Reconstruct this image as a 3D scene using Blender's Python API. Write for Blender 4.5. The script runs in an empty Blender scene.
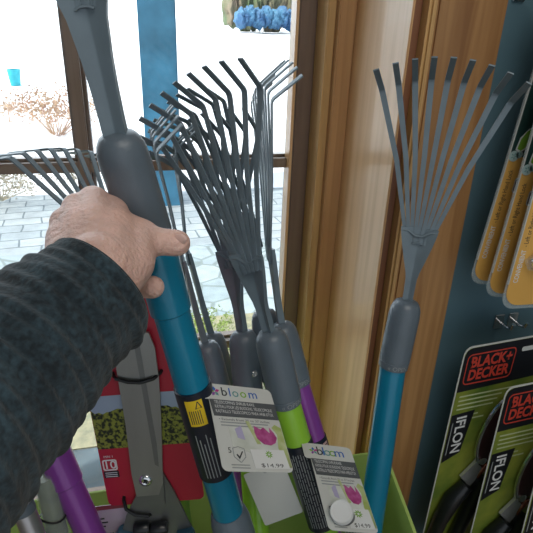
import bpy, bmesh, math, random
from mathutils import Vector, Matrix
random.seed(7)
sc = bpy.context.scene
COL = sc.collection
# ------------------------------------------------------------------ camera
FPX = 540.0
ps, pt, rl = math.radians(13.2), math.radians(25.1), math.radians(2.06)
CAM = Vector((0, 0, 1.55))
FW = Vector((math.sin(ps)*math.cos(pt), math.cos(ps)*math.cos(pt), -math.sin(pt)))
R0 = Vector((math.cos(ps), -math.sin(ps), 0)); U0 = R0.cross(FW)
RT = math.cos(rl)*R0 + math.sin(rl)*U0
UP = math.cos(rl)*U0 - math.sin(rl)*R0
cd = bpy.data.cameras.new('camera'); cam = bpy.data.objects.new('camera', cd); COL.objects.link(cam)
M = Matrix((RT, UP, -FW)).transposed().to_4x4(); M.translation = CAM
cam.matrix_world = M
cd.sensor_fit = 'HORIZONTAL'; cd.sensor_width = 36; cd.lens = 36*FPX/533; cd.clip_start = .02; cd.clip_end = 300
cd.dof.use_dof = False
sc.camera = cam
def ray(px, py): return FW + (px-266.5)/FPX*RT + (266.5-py)/FPX*UP
def at(px, py, d): return CAM + d*ray(px, py)            # measured point at a depth from the viewpoint
def aty(px, py, y): r = ray(px, py); return CAM + r*(y/r.y)
def atz(px, py, z): r = ray(px, py); return CAM + r*((z-1.55)/r.z)
def camv(a, b, c): return (a*RT + b*UP - c*FW).normalized()
def proj(v): q = v-CAM; return 266.5+FPX*q.dot(RT)/q.dot(FW), 266.5-FPX*q.dot(UP)/q.dot(FW)

# ------------------------------------------------------------------ materials
MATS = {}
def mat(name, c, rough=.5, metal=0, var=.12, scale=8, bump=0, bscale=60, coat=0, stretch=None, trans=0, sheen=0, sss=0, c2=None):
    if name in MATS: return MATS[name]
    m = bpy.data.materials.new(name); m.use_nodes = True; MATS[name] = m
    n, l = m.node_tree.nodes, m.node_tree.links
    b = n['Principled BSDF']
    b.inputs['Roughness'].default_value = rough; b.inputs['Metallic'].default_value = metal
    b.inputs['Coat Weight'].default_value = coat; b.inputs['Transmission Weight'].default_value = trans
    b.inputs['Sheen Weight'].default_value = sheen
    if sss:
        b.inputs['Subsurface Weight'].default_value = sss; b.inputs['Subsurface Radius'].default_value = (.01, .004, .002)
        b.inputs['Subsurface Scale'].default_value = 1
    tc = n.new('ShaderNodeTexCoord'); mp = n.new('ShaderNodeMapping'); l.new(tc.outputs['Object'], mp.inputs[0])
    if stretch: mp.inputs['Scale'].default_value = stretch
    nz = n.new('ShaderNodeTexNoise'); nz.inputs['Scale'].default_value = scale; nz.inputs['Detail'].default_value = 5
    l.new(mp.outputs[0], nz.inputs['Vector'])
    cr = n.new('ShaderNodeValToRGB'); l.new(nz.outputs['Fac'], cr.inputs[0]); l.new(cr.outputs[0], b.inputs['Base Color'])
    a = c2 or [x*(1-var) for x in c]; d = c if c2 else [min(1, x*(1+var)) for x in c]
    cr.color_ramp.elements[0].color = (*a, 1); cr.color_ramp.elements[1].color = (*d, 1)
    cr.color_ramp.elements[0].position = .32; cr.color_ramp.elements[1].position = .68
    if bump:
        nb = n.new('ShaderNodeTexNoise'); nb.inputs['Scale'].default_value = bscale; nb.inputs['Detail'].default_value = 4
        l.new(mp.outputs[0], nb.inputs['Vector'])
        bp = n.new('ShaderNodeBump'); bp.inputs['Strength'].default_value = bump; bp.inputs['Distance'].default_value = .004
        l.new(nb.outputs['Fac'], bp.inputs['Height']); l.new(bp.outputs[0], b.inputs['Normal'])
    return m
HEDGE_STOPS = (.44, .56)
def wood(name, c1, c2, rough=.35):
    m = mat(name, c1, rough, var=.1, scale=3, coat=.2)
    n, l = m.node_tree.nodes, m.node_tree.links
    mp = [x for x in n if x.type == 'MAPPING'][0]; mp.inputs['Scale'].default_value = (22, 22, .9)
    cr = [x for x in n if x.type == 'VALTORGB'][0]
    nz = [x for x in n if x.type == 'TEX_NOISE'][0]; nz.inputs['Distortion'].default_value = .8; nz.inputs['Scale'].default_value = 2.2; nz.inputs['Detail'].default_value = 9
    cr.color_ramp.elements[0].color = (*c2, 1); cr.color_ramp.elements[1].color = (*c1, 1)
    cr.color_ramp.elements[0].position = .3; cr.color_ramp.elements[1].position = .62
    return m
W_LIGHT = wood('light_pine', (.80, .50, .25), (.66, .38, .17))
W_MID = wood('stained_pine', (.60, .34, .15), (.42, .21, .085))
W_CASE = wood('casing_wood', (.46, .25, .10), (.27, .125, .045))
W_DARK = wood('dark_stained_wood', (.24, .17, .12), (.17, .115, .08))
W_SASH = wood('sash_wood', (.20, .13, .09), (.14, .085, .06))
W_RED = wood('reddish_groove_wood', (.24, .10, .045), (.16, .06, .03))
W_GOLD = wood('golden_wood', (.68, .42, .17), (.50, .29, .11))
BLUEWALL = mat('blue_wall_paint', (.088, .17, .21), .6, var=.06, scale=3, bump=.1, bscale=30)
PLASTER = mat('wall_paint', (.35, .38, .38), .8, var=.04)
FLOORM = mat('wood_floor', (.25, .17, .1), .5)
GREYMET = mat('grey_tine_steel', (.17, .225, .265), .42, .15, var=.08, scale=40)
GREYPLA = mat('grey_plastic', (.12, .155, .19), .36, var=.06, scale=30, bump=.08, bscale=300)
BLUET = mat('blue_tube', (.0, .21, .36), .28, .1, var=.05, coat=.3)
GREENT = mat('green_tube', (.27, .56, .035), .3, .0, var=.05, coat=.3)
LIME_T = mat('lime_tube', (.20, .40, .06), .3, coat=.3)
PURPT = mat('purple_tube', (.26, .055, .36), .28, .1, var=.05, coat=.3)
BLACKL = mat('black_label', (.006, .011, .024), .35, var=.2, coat=.2)
WHITE = mat('white_print', (.72, .74, .74), .6, var=.03)
WHITEC = mat('white_card', (.60, .62, .60), .5, var=.03)
GREYTXT = mat('grey_print', (.3, .33, .34), .6)
DARKTXT = mat('dark_print', (.03, .035, .04), .6)
DGREY = mat('charcoal_print', (.09, .10, .11), .5)
YELLOW = mat('yellow_label', (.78, .55, .02), .5, var=.05)
RED = mat('red_card', (.42, .012, .035), .4, var=.05)
SKYC = mat('printed_sky', (.33, .42, .55), .5, var=.1, scale=14)
HEDGE = mat('printed_hedge', (.24, .27, .035), .5, scale=210, c2=(.006, .014, .003))
BLADE = mat('shear_steel', (.30, .31, .30), .35, .7, var=.08, scale=30, stretch=(1, 1, .2))
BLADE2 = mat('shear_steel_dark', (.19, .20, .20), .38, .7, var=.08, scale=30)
CHROME = mat('chrome', (.75, .76, .78), .15, 1, var=.02)
BLACKP = mat('black_plastic', (.008, .010, .013), .35, var=.2, coat=.2)
TIE = mat('black_tie', (.006, .007, .009), .4)
LIME = mat('lime_cardboard', (.36, .50, .12), .6, var=.07, scale=6)
LIMEIN = mat('lime_cardboard_edge', (.50, .60, .28), .7, var=.05)
SKIN = mat('skin', (.72, .47, .40), .48, var=.16, scale=38, bump=.55, bscale=260, sss=.12)
NAIL = mat('nail', (.80, .56, .50), .3, var=.05)
ORANGE = mat('orange_card', (.74, .42, .10), .45, var=.05)
CLEARPL = mat('clear_plastic', (.75, .82, .84), .08, trans=.92, var=.02)
PACKTOP = mat('pack_dark_green', (.012, .045, .04), .45, var=.3, scale=20)
PGREEN = mat('printed_green', (.20, .42, .04), .5)
TEAL = mat('printed_teal', (.12, .30, .30), .5)
BDGREEN = mat('printed_olive', (.30, .33, .045), .45, scale=14, c2=(.075, .15, .02))
BDRED = mat('printed_red', (.55, .05, .03), .5)
BLACKC = mat('black_card', (.008, .009, .014), .4, var=.2)
MAROON = mat('maroon_blade', (.11, .045, .05), .3, .5, var=.1)
COPPER = mat('copper_part', (.42, .16, .11), .25, .8, var=.1)
TULIP = mat('printed_tulip', (.33, .03, .17), .5, scale=120, c2=(.52, .12, .33))
LEAFP = mat('printed_leaf', (.33, .42, .10), .5, scale=60, c2=(.55, .60, .36))
PHOTOBG = mat('printed_pale_flowers', (.70, .73, .70), .5, scale=45, c2=(.52, .56, .50))
LILAC = mat('printed_lilac', (.45, .42, .62), .5)
MAGENTA = mat('printed_magenta', (.50, .03, .25), .5)
PBLUE = mat('printed_blue', (.03, .12, .45), .5)
BLUEPOST = mat('blue_post_paint', (.06, .22, .36), .65, var=.25, scale=5, bump=.3, bscale=20)
SNOW = mat('snow', (.86, .88, .92), .7, var=.03, scale=2, bump=.4, bscale=3)
TWIG = mat('dry_twigs', (.42, .24, .18), .8, scale=6, c2=(.55, .40, .25))
LEAFG = mat('pale_green_leaves', (.36, .46, .14), .7, var=.25)
TARP = mat('blue_tarp', (.03, .11, .26), .6, scale=1.0, c2=(.07, .22, .36))
FARLEAF = mat('far_foliage', (.10, .16, .07), .8, scale=.6, c2=(.30, .22, .16))
CYAN = mat('cyan_plastic', (.03, .45, .55), .5)

for _e, _p in zip([x for x in HEDGE.node_tree.nodes if x.type == 'VALTORGB'][0].color_ramp.elements, HEDGE_STOPS): _e.position = _p
def glass_mat():
    m = bpy.data.materials.new('window_glass'); m.use_nodes = True; n, l = m.node_tree.nodes, m.node_tree.links
    n.clear(); o = n.new('ShaderNodeOutputMaterial'); mx = n.new('ShaderNodeMixShader'); t = n.new('ShaderNodeBsdfTransparent')
    g = n.new('ShaderNodeBsdfGlossy'); g.inputs['Roughness'].default_value = .02
    t.inputs[0].default_value = (.96, .98, .98, 1); fr = n.new('ShaderNodeFresnel'); fr.inputs[0].default_value = 1.3
    l.new(fr.outputs[0], mx.inputs[0]); l.new(t.outputs[0], mx.inputs[1]); l.new(g.outputs[0], mx.inputs[2]); l.new(mx.outputs[0], o.inputs[0])
    return m
GLASS = glass_mat()
def film_mat():
    m = bpy.data.materials.new('clear_film'); m.use_nodes = True; n, l = m.node_tree.nodes, m.node_tree.links
    n.clear(); o = n.new('ShaderNodeOutputMaterial'); mx = n.new('ShaderNodeMixShader'); t = n.new('ShaderNodeBsdfTransparent')
    g = n.new('ShaderNodeBsdfPrincipled'); g.inputs['Base Color'].default_value = (.7, .8, .82, 1); g.inputs['Roughness'].default_value = .12
    mx.inputs[0].default_value = .22
    l.new(t.outputs[0], mx.inputs[1]); l.new(g.outputs[0], mx.inputs[2]); l.new(mx.outputs[0], o.inputs[0]); return m
FILM = film_mat()

# ------------------------------------------------------------------ mesh helpers
def link(name, bm, m, parent=None, smooth=True, loc=None):
    me = bpy.data.meshes.new(name)
    if parent is not None or loc is not None:
        off = parent['_w'] if parent is not None else loc
        off = Vector(off)
        for v in bm.verts: v.co -= off
    bmesh.ops.recalc_face_normals(bm, faces=bm.faces)
    if smooth:
        for f in bm.faces: f.smooth = True
        for e in bm.edges:
            if len(e.link_faces) == 2 and e.calc_face_angle(0) > .7: e.smooth = False
    bm.to_mesh(me); bm.free()
    o = bpy.data.objects.new(name, me); COL.objects.link(o); me.materials.append(m)
    if parent is not None: o.parent = parent; o['_w'] = list(parent['_w'])
    elif loc is not None: o.location = loc; o['_w'] = list(loc)
    else: o['_w'] = [0, 0, 0]
    return o
def thing(name, loc, label, cat, group=None):
    o = bpy.data.objects.new(name, None); COL.objects.link(o); o.location = loc; o['_w'] = list(loc)
    o.empty_display_size = .05
    o['label'] = label; o['category'] = cat
    if group: o['group'] = group
    return o
def tag(o, label, cat, group=None):
    o['label'] = label; o['category'] = cat
    if group: o['group'] = group
    return o
def struct(name, bm, m, parent=None, smooth=False):
    o = link(name, bm, m, parent, smooth)
    if parent is None: o['kind'] = 'structure'
    return o
def box(bm, x0, x1, y0, y1, z0, z1, bev=0):
    r = bmesh.ops.create_cube(bm, size=1)
    vs = r['verts']
    for v in vs: v.co = Vector(((x0+x1)/2 + v.co.x*(x1-x0), (y0+y1)/2 + v.co.y*(y1-y0), (z0+z1)/2 + v.co.z*(z1-z0)))
    if bev:
        es = list({e for v in vs for e in v.link_edges})
        bmesh.ops.bevel(bm, geom=es, offset=bev, segments=2, affect='EDGES')
    return bm
def NB(): return bmesh.new()
def basis(axis, hint=None):
    a = axis.normalized(); h = hint or (Vector((0, 0, 1)) if abs(a.z) < .9 else Vector((1, 0, 0)))
    u = (h - a*h.dot(a)).normalized(); return u, a.cross(u), a
def tube(bm, pts, rads, seg=24, caps=True, hint=None, sx=1, sy=1):
    """swept tube through pts with a radius each"""
    rings = []; n = len(pts); u = None
    for i, p in enumerate(pts):
        t = (pts[min(i+1, n-1)] - pts[max(i-1, 0)])
        if t.length < 1e-9: t = Vector((0, 0, 1))
        t.normalize()
        if u is None: u, w, _ = basis(t, hint)
        else: u = (u - t*u.dot(t)).normalized(); w = t.cross(u)
        r = rads[i] if hasattr(rads, '__len__') else rads
        rings.append([bm.verts.new(p + u*math.cos(2*math.pi*k/seg)*r*sx + w*math.sin(2*math.pi*k/seg)*r*sy) for k in range(seg)])
    for i in range(n-1):
        for k in range(seg):
            bm.faces.new((rings[i][k], rings[i][(k+1) % seg], rings[i+1][(k+1) % seg], rings[i+1][k]))
    if caps: bm.faces.new(rings[0][::-1]); bm.faces.new(rings[-1])
    return rings
def lathe(bm, p0, axis, prof, seg=28, caps=True):
    """prof: list of (distance along axis, radius)"""
    u, w, a = basis(axis); rings = []
    for (s, r) in prof:
        rings.append([bm.verts.new(p0 + a*s + u*math.cos(2*math.pi*k/seg)*r + w*math.sin(2*math.pi*k/seg)*r) for k in range(seg)])
    for i in range(len(rings)-1):
        for k in range(seg): bm.faces.new((rings[i][k], rings[i][(k+1) % seg], rings[i+1][(k+1) % seg], rings[i+1][k]))
    if caps: bm.faces.new(rings[0][::-1]); bm.faces.new(rings[-1])
def strip(bm, pts, widths, W, N, th):
    """flat bar following pts, width dir W, thickness dir N"""
    rings = []
    for i, p in enumerate(pts):
        w = widths[i]; nn = N[i] if isinstance(N, list) else N
        rings.append([bm.verts.new(p + W*a*w/2 + nn*b*th/2) for a, b in ((-1, -1), (1, -1), (1, 1), (-1, 1))])
    for i in range(len(pts)-1):
        for k in range(4): bm.faces.new((rings[i][k], rings[i][(k+1) % 4], rings[i+1][(k+1) % 4], rings[i+1][k]))
    bm.faces.new(rings[0][::-1]); bm.faces.new(rings[-1])
class Fr:
    """flat local frame: u to the right, v up, n towards the viewer"""
    def __init__(s, o, u, v):
        s.o = o; s.u = u.normalized(); s.v = (v - s.u*v.dot(s.u)).normalized(); s.n = s.u.cross(s.v)
    def __call__(s, u, v, n=0): return s.o + s.u*u + s.v*v + s.n*n
def slab(bm, fr, pts, n0, n1):
    a = [bm.verts.new(fr(x, y, n0)) for x, y in pts]; b = [bm.verts.new(fr(x, y, n1)) for x, y in pts]
    bm.faces.new(a[::-1]); bm.faces.new(b); k = len(pts)
    for i in range(k): bm.faces.new((a[i], a[(i+1) % k], b[(i+1) % k], b[i]))
def rrect(x0, y0, x1, y1, r, seg=5):
    out = []
    for cx, cy, a0 in ((x1-r, y0+r, -90), (x1-r, y1-r, 0), (x0+r, y1-r, 90), (x0+r, y0+r, 180)):
        for k in range(seg+1):
            a = math.radians(a0 + 90*k/seg); out.append((cx+r*math.cos(a), cy+r*math.sin(a)))
    return out
def rot2(pts, a, cx=0, cy=0):
    c, s = math.cos(a), math.sin(a); return [(cx+x*c-y*s, cy+x*s+y*c) for x, y in pts]
def text_bm(body, size, bold=0.0):
    cu = bpy.data.curves.new('t', 'FONT'); cu.body = body; cu.size = size; cu.align_x = 'CENTER'; cu.align_y = 'CENTER'
    cu.resolution_u = 3; cu.offset = bold; cu.space_line = .85
    o = bpy.data.objects.new('t', cu); COL.objects.link(o)
    dg = bpy.context.evaluated_depsgraph_get(); me = bpy.data.meshes.new_from_object(o.evaluated_get(dg))
    bm = NB(); bm.from_mesh(me); bpy.data.objects.remove(o); bpy.data.curves.remove(cu); bpy.data.meshes.remove(me)
    return bm
def text(name, body, size, m, parent, fr, cx, cy, n, rot=0, bold=0., width=None):
    bm = text_bm(body, size, bold)
    k = 1
    if width and bm.verts:
        xs = [v.co.x for v in bm.verts]; k = width/max(1e-6, max(xs)-min(xs))
    c, s = math.cos(rot), math.sin(rot)
    for v in bm.verts:
        x, y = v.co.x*k, v.co.y; v.co = fr(cx + x*c - y*s, cy + x*s + y*c, n)
    return link(name, bm, m, parent, False)
def text_wrap(name, body, size, m, parent, p, axis, rad, facing, along=0, rot=0):
    """print wrapped round a tube; p = point on the axis, facing = direction of the text centre"""
    bm = text_bm(body, size); a = axis.normalized(); f = (facing - a*facing.dot(a)).normalized(); w = a.cross(f)
    for v in bm.verts:
        x, y = v.co.x, v.co.y
        if rot: x, y = x*math.cos(rot)-y*math.sin(rot), x*math.sin(rot)+y*math.cos(rot)
        th = x/rad; v.co = p + a*(y+along) + (f*math.cos(th) + w*math.sin(th))*rad
    return link(name, bm, m, parent, False)
def patch_wrap(bm, p, axis, rad, facing, x0, x1, y0, y1, th=.0003, seg=8):
    a = axis.normalized(); f = (facing - a*facing.dot(a)).normalized(); w = a.cross(f)
    ring = []
    for r in (rad, rad+th):
        row = []
        for i in range(seg+1):
            t = (x0+(x1-x0)*i/seg)/rad; d = (f*math.cos(t)+w*math.sin(t))*r
            row.append((bm.verts.new(p+a*y0+d), bm.verts.new(p+a*y1+d)))
        ring.append(row)
    lo, hi = ring
    for i in range(seg):
        bm.faces.new((hi[i][0], hi[i+1][0], hi[i+1][1], hi[i][1])); bm.faces.new((lo[i][0], lo[i][1], lo[i+1][1], lo[i+1][0]))
        bm.faces.new((lo[i][0], lo[i+1][0], hi[i+1][0], hi[i][0])); bm.faces.new((lo[i][1], hi[i][1], hi[i+1][1], lo[i+1][1]))
    for r in (0, seg): bm.faces.new((lo[r][0], hi[r][0], hi[r][1], lo[r][1]))

# ------------------------------------------------------------------ setting: window wall
YG = 1.0                                    # glass plane
ZM = [.505+.395*k for k in range(5)]        # horizontal bars (sill .. head)
XM = [-.105-.387*k for k in range(3)]       # vertical bars
XR, XL = .264, XM[2]-.015
ZB, ZT = ZM[0], ZM[4]
win = bpy.data.objects.new('window_1', None); COL.objects.link(win); win['kind'] = 'structure'; win['_w'] = [0, .985, ZB]; win.location = (0, .985, ZB)
bm = NB(); box(bm, XR, XR+.032, .955, 1.01, ZB-.05, ZT+.05, .003); box(bm, XL-.032, XL, .955, 1.01, ZB-.05, ZT+.05, .003)
box(bm, XL, XR, .955, 1.01, ZT, ZT+.05); box(bm, XL, XR, .955, 1.01, ZB-.05, ZB)
link('window_frame', bm, W_SASH, win, False)
bm = NB()
for x in XM[:2]: box(bm, x-.010, x+.010, .972, .99, ZB, ZT, .002); 
link('mullion', bm, W_DARK, win, False)
bm = NB()
for x in XM[:2]: box(bm, x-.016, x+.016, .991, 1.012, ZB, ZT, .002)
for z in ZM[1:4]: box(bm, XL, XR, .991, 1.011, z-.0135, z+.0135, .002)
link('glazing_bar', bm, W_SASH, win, False)
bm = NB()
for z in ZM[1:4]: box(bm, XL, XR, .974, .989, z-.009, z+.009, .002)
link('muntin', bm, W_DARK, win, False)
bm = NB(); box(bm, XL, XR, .9893, .9908, ZB, ZT); link('glass_pane', bm, GLASS, win, False)
bm = NB(); box(bm, XR-.004, XR+.001, .957, .989, ZB, ZT); link('glazing_bead', bm, W_LIGHT, win, False)
# stepped frame and jamb on the right, mirrored on the left
def vert_trim(name, x0, x1, y0, y1, m, bev=.002, z0=.40, z1=2.25): struct(name, box(NB(), x0, x1, y0, y1, z0, z1, bev), m)
YC = .690                                   # room-side face of the casing
vert_trim('trim_1', XR+.0325, XR+.046, .900, 1.01, W_GOLD)
vert_trim('trim_2', XR+.0465, .3385, .885, 1.01, W_MID)
vert_trim('trim_3', .339, .3425, YC+.004, 1.01, W_LIGHT, .001)
vert_trim('trim_4', .343, .359, YC+.016, 1.01, W_RED)
vert_trim('trim_5', .3595, .3705, YC-.003, 1.01, W_GOLD, .004)
vert_trim('trim_6', .371, .4705, YC, 1.01, W_CASE, .003)
struct('wall_right_panel', box(NB(), .471, 1.6, YC+.012, 1.01, 0, 2.6), BLUEWALL)
vert_trim('trim_7', XL-.075, XL-.033, .885, 1.01, W_MID)
vert_trim('trim_8', XL-.09, XL-.0755, YC, 1.01, W_LIGHT)
vert_trim('trim_9', XL-.19, XL-.0905, YC, 1.01, W_CASE)
struct('wall_front_left', box(NB(), -1.9, XL-.1905, YC+.012, 1.01, 0, 2.6), BLUEWALL)
struct('wall_front_below', box(NB(), XL-.19, .4705, YC+.012, 1.01, 0, .40), BLUEWALL)
struct('wall_front_above', box(NB(), XL-.19, .4705, YC+.012, 1.01, 2.2505, 2.6), BLUEWALL)
bm = NB(); box(bm, XL-.07, .338, YC-.02, .9545, .40, .425, .004); struct('window_sill', bm, W_MID)
struct('floor', box(NB(), -1.9, 1.6, -2.6, YC+.01, -.08, 0), FLOORM)
struct('ceiling', box(NB(), -1.95, 1.65, -2.6, 1.35, 2.6, 2.7), PLASTER)
struct('wall_left', box(NB(), -2.0, -1.9, -2.6, 1.01, 0, 2.6), PLASTER)
struct('wall_right', box(NB(), 1.6, 1.7, -2.6, 1.01, 0, 2.6), PLASTER)

# ------------------------------------------------------------------ outside ground
def paving():
    m = bpy.data.materials.new('paving'); m.use_nodes = True; n, l = m.node_tree.nodes, m.node_tree.links
    b = n['Principled BSDF']; b.inputs['Roughness'].default_value = .8
    tc = n.new('ShaderNodeTexCoord')
    br = n.new('ShaderNodeTexBrick'); br.inputs['Scale'].default_value = 3.2; br.inputs['Mortar Size'].default_value = .022
    br.inputs['Color1'].default_value = (.28, .32, .345, 1); br.inputs['Color2'].default_value = (.37, .40, .415, 1); br.inputs['Mortar'].default_value = (.13, .16, .18, 1)
    br.inputs['Brick Width'].default_value = .9; br.inputs['Row Height'].default_value = .48
    mpb = n.new('ShaderNodeMapping'); mpb.inputs['Rotation'].default_value = (0, 0, -.12); l.new(tc.outputs['Object'], mpb.inputs[0])
    nzw = n.new('ShaderNodeTexNoise'); nzw.inputs['Scale'].default_value = 3; l.new(mpb.outputs[0], nzw.inputs['Vector'])
    va = n.new('ShaderNodeVectorMath'); va.operation = 'SCALE'; va.inputs[3].default_value = .05; l.new(nzw.outputs['Color'], va.inputs[0])
    vb = n.new('ShaderNodeVectorMath'); l.new(mpb.outputs[0], vb.inputs[0]); l.new(va.outputs[0], vb.inputs[1]); l.new(vb.outputs[0], br.inputs['Vector'])
    vo = n.new('ShaderNodeTexVoronoi'); vo.feature = 'DISTANCE_TO_EDGE'; vo.inputs['Scale'].default_value = 5.2; l.new(tc.outputs['Object'], vo.inputs['Vector'])
    vc = n.new('ShaderNodeTexVoronoi'); vc.inputs['Scale'].default_value = 5.2; l.new(tc.outputs['Object'], vc.inputs['Vector'])
    r1 = n.new('ShaderNodeValToRGB'); l.new(vo.outputs['Distance'], r1.inputs[0]); r1.color_ramp.elements[0].position = .025; r1.color_ramp.elements[1].position = .06
    mm = n.new('ShaderNodeMix'); mm.data_type = 'RGBA'; sp = n.new('ShaderNodeSeparateColor'); l.new(vc.outputs['Color'], sp.inputs[0]); l.new(sp.outputs[0], mm.inputs[0])
    mm.inputs[6].default_value = (.27, .33, .355, 1); mm.inputs[7].default_value = (.37, .42, .44, 1)
    m2 = n.new('ShaderNodeMix'); m2.data_type = 'RGBA'; l.new(r1.outputs[0], m2.inputs[0]); m2.inputs[6].default_value = (.20, .24, .24, 1); l.new(mm.outputs[2], m2.inputs[7])
    sx = n.new('ShaderNodeSeparateXYZ'); l.new(tc.outputs['Object'], sx.inputs[0])
    gt = n.new('ShaderNodeMath'); gt.operation = 'GREATER_THAN'; gt.inputs[1].default_value = 3.65; l.new(sx.outputs['Y'], gt.inputs[0])
    m3 = n.new('ShaderNodeMix'); m3.data_type = 'RGBA'; l.new(gt.outputs[0], m3.inputs[0]); l.new(m2.outputs[2], m3.inputs[6]); l.new(br.outputs[0], m3.inputs[7])
    nz = n.new('ShaderNodeTexNoise'); nz.inputs['Scale'].default_value = 9; nz.inputs['Detail'].default_value = 6; l.new(tc.outputs['Object'], nz.inputs['Vector'])
    m4 = n.new('ShaderNodeMix'); m4.data_type = 'RGBA'; m4.blend_type = 'OVERLAY'; m4.inputs[0].default_value = .35; l.new(m3.outputs[2], m4.inputs[6]); l.new(nz.outputs['Fac'], m4.inputs[7])
    l.new(m4.outputs[2], b.inputs['Base Color']); return m
struct('floor_outside', box(NB(), -12, 14, 2.62, 5.0, -.1, 0), paving())
GRAV = mat('shaded_sandy_gravel', (.33, .30, .19), .9, scale=22, c2=(.19, .19, .13), bump=.8, bscale=60)  # gravel colour darkened to stand in for shadow on the sunlit bed
STONE = mat('shaded_grey_blue_stone', (.075, .10, .115), .8, var=.3, scale=6, bump=.4, bscale=20)  # shade outside the window is put into the dark stone colour
struct('floor_planting_bed', box(NB(), -6, 8, 1.70, 2.618, -.1, .004), GRAV)
struct('floor_stone_strip', box(NB(), -6, 8, 1.02, 1.698, -.1, .0), STONE)
# snow field with rolling mounds
bm = NB(); NX, NY = 90, 70; rnd = random.Random(3)
from mathutils import noise
g = []
for j in range(NY+1):
    row = []
    for i in range(NX+1):
        t = j/NY; y = 4.9 + (t**2)*115; x = -1*(12+45*t) + (24+100*t)*i/NX + 2
        h = noise.noise(Vector((x*.5, y*.5, 0)))*.16 + noise.noise(Vector((x*1.7, y*1.7, 3)))*.06
        e = min(1, (y-4.9)/.6 + .25*noise.noise(Vector((x*3, 0, 1)))); e = max(0, e)
        row.append(bm.verts.new((x, y, -.03 + e*(.12+h*e))))
    g.append(row)
for j in range(NY):
    for i in range(NX): bm.faces.new((g[j][i], g[j][i+1], g[j+1][i+1], g[j+1][i]))
o = link('ground_snow', bm, SNOW); o['kind'] = 'structure'

bm = NB(); c = atz(166, 206, 0)
box(bm, c.x-.142, c.x+.142, c.y, c.y+.28, -.02, 3.4, .01)
tag(link('porch_post', bm, BLUEPOST, None, True), 'thick blue painted square post standing outside on the paving', 'post')

def twig_bush(pos, h, w, n, label, m=TWIG, name='dry_shrub', leaf=None, cat='shrub'):
    root = thing(name, pos, label, cat)
    bm = NB(); r = random.Random(int(abs(pos.x*97+pos.y*31))+n)
    tips = []
    for i in range(n):
        a = r.uniform(0, 2*math.pi); sp = r.uniform(.1, 1)*w; hh = h*r.uniform(.6, 1)
        p0 = pos + Vector((math.cos(a)*.05*w, math.sin(a)*.05*w, -.02)); p2 = pos + Vector((math.cos(a)*sp, math.sin(a)*sp, hh*(1-.4*sp/w)))
        p1 = (p0+p2)/2 + Vector((r.uniform(-.1, .1)*w, r.uniform(-.1, .1)*w, hh*.12))
        tube(bm, [p0, p1, p2], [.008*h, .006*h, .003*h], 5)
        for k in range(3):
            q = p1.lerp(p2, r.random()); e = q + Vector((r.uniform(-1, 1)*.25*w, r.uniform(-1, 1)*.25*w, r.uniform(.1, .3)*h)); tube(bm, [q, e], [.005*h, .002*h], 4)
            tips += [q, e]
    link('stems', bm, m, root, True)
    bm = NB()
    for t in tips:
        for k in range(4):
            q = t + Vector((r.gauss(0, .05), r.gauss(0, .05), r.gauss(0, .04)))*w*1.2; d = Vector((r.uniform(-1, 1), r.uniform(-1, 1), r.uniform(-.3, 1))).normalized(); u, w2, _ = basis(d)
            s = .045*h
            v = [bm.verts.new(q), bm.verts.new(q+d*s+u*s*.4), bm.verts.new(q+d*s*2), bm.verts.new(q+d*s-u*s*.4)]; bm.faces.new(v)
    link('leaves', bm, leaf or m, root, False)
    return root
twig_bush(atz(58, 135, .1), .55, .75, 40, 'reddish dry shrub standing in the snow beyond the paving, left of the mullion')
twig_bush(atz(8, 122, .1), .30, .4, 22, 'small dry shrub at the left edge of the snow, left of the reddish one')
BR2 = mat('dry_grass', (.50, .44, .33), .9, c2=(.33, .28, .2))
twig_bush(atz(0, 198, .05), .3, .55, 44, 'straw coloured dry plants on the snow bank at the left edge of the paving', BR2, 'dry_grass_clump', cat='plant')
twig_bush(atz(78, 190, .05), .24, .32, 36, 'straw coloured dry plants on the snow bank, behind the raised hand', BR2, 'dry_grass_clump', cat='plant')
twig_bush(atz(206, 345, .0), .20, .16, 26, 'small pale green leafy plant just outside the lower pane', LEAFG, 'leafy_plant', LEAFG, 'plant')
twig_bush(atz(222, 372, .0), .17, .14, 22, 'lower pale green plant near the glass, in front of the leafier one', LEAFG, 'leafy_plant', LEAFG, 'plant')
# far shrubs, tarp and cyan bucket
p = atz(268, 34, .1)
bm = NB(); r = random.Random(5)
k = p.y/16
def blob(bm, c, rx, ry, rz, seed, sub=3):
    rr = bmesh.ops.create_icosphere(bm, subdivisions=sub, radius=1)
    for v in rr['verts']:
        d = v.co.copy(); f = 1+.28*noise.noise(d*2.2+Vector((seed, 0, 0)))+.12*noise.noise(d*6+Vector((0, seed, 0)))
        v.co = c+Vector((d.x*rx*f, d.y*ry*f, d.z*rz*f))
def flat_at(px, py, y):  # point at ground distance y
    return aty(px, py, y)
YF = 46
a0 = flat_at(238, 22, YF); a1 = flat_at(292, 26, YF)
w = a1.x-a0.x; base = a1.z
bm = NB()
for i in range(7): blob(bm, Vector((a0.x+w*(.08+.15*i), YF+.3, base+.42+.2*(i % 2))), w*.13, 1.0, .75, i, 4)
tag(link('water_tarp', bm, TARP), 'dark blue tarp heap far away at the top of the window', 'tarp')
bm = NB()
for i in range(9): blob(bm, Vector((a0.x-.2+w*(.05+.15*i), YF+4.0, base+1.6+.5*math.sin(i*2))), w*.16, 1.6, 2.0, 20+i, 4)
tag(link('far_hedge', bm, FARLEAF), 'distant green and rust hedge behind the blue tarp', 'hedge')
c = atz(16, 86, .10)
bm = NB(); lathe(bm, c, Vector((0, 0, 1)), [(-.05, .07), (.0, .09), (.28, .12), (.31, .125), (.31, .11), (.0, .08)], 20, False)
tag(link('garden_bucket', bm, CYAN), 'small cyan bucket standing in the snow at far left', 'bucket')

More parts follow.
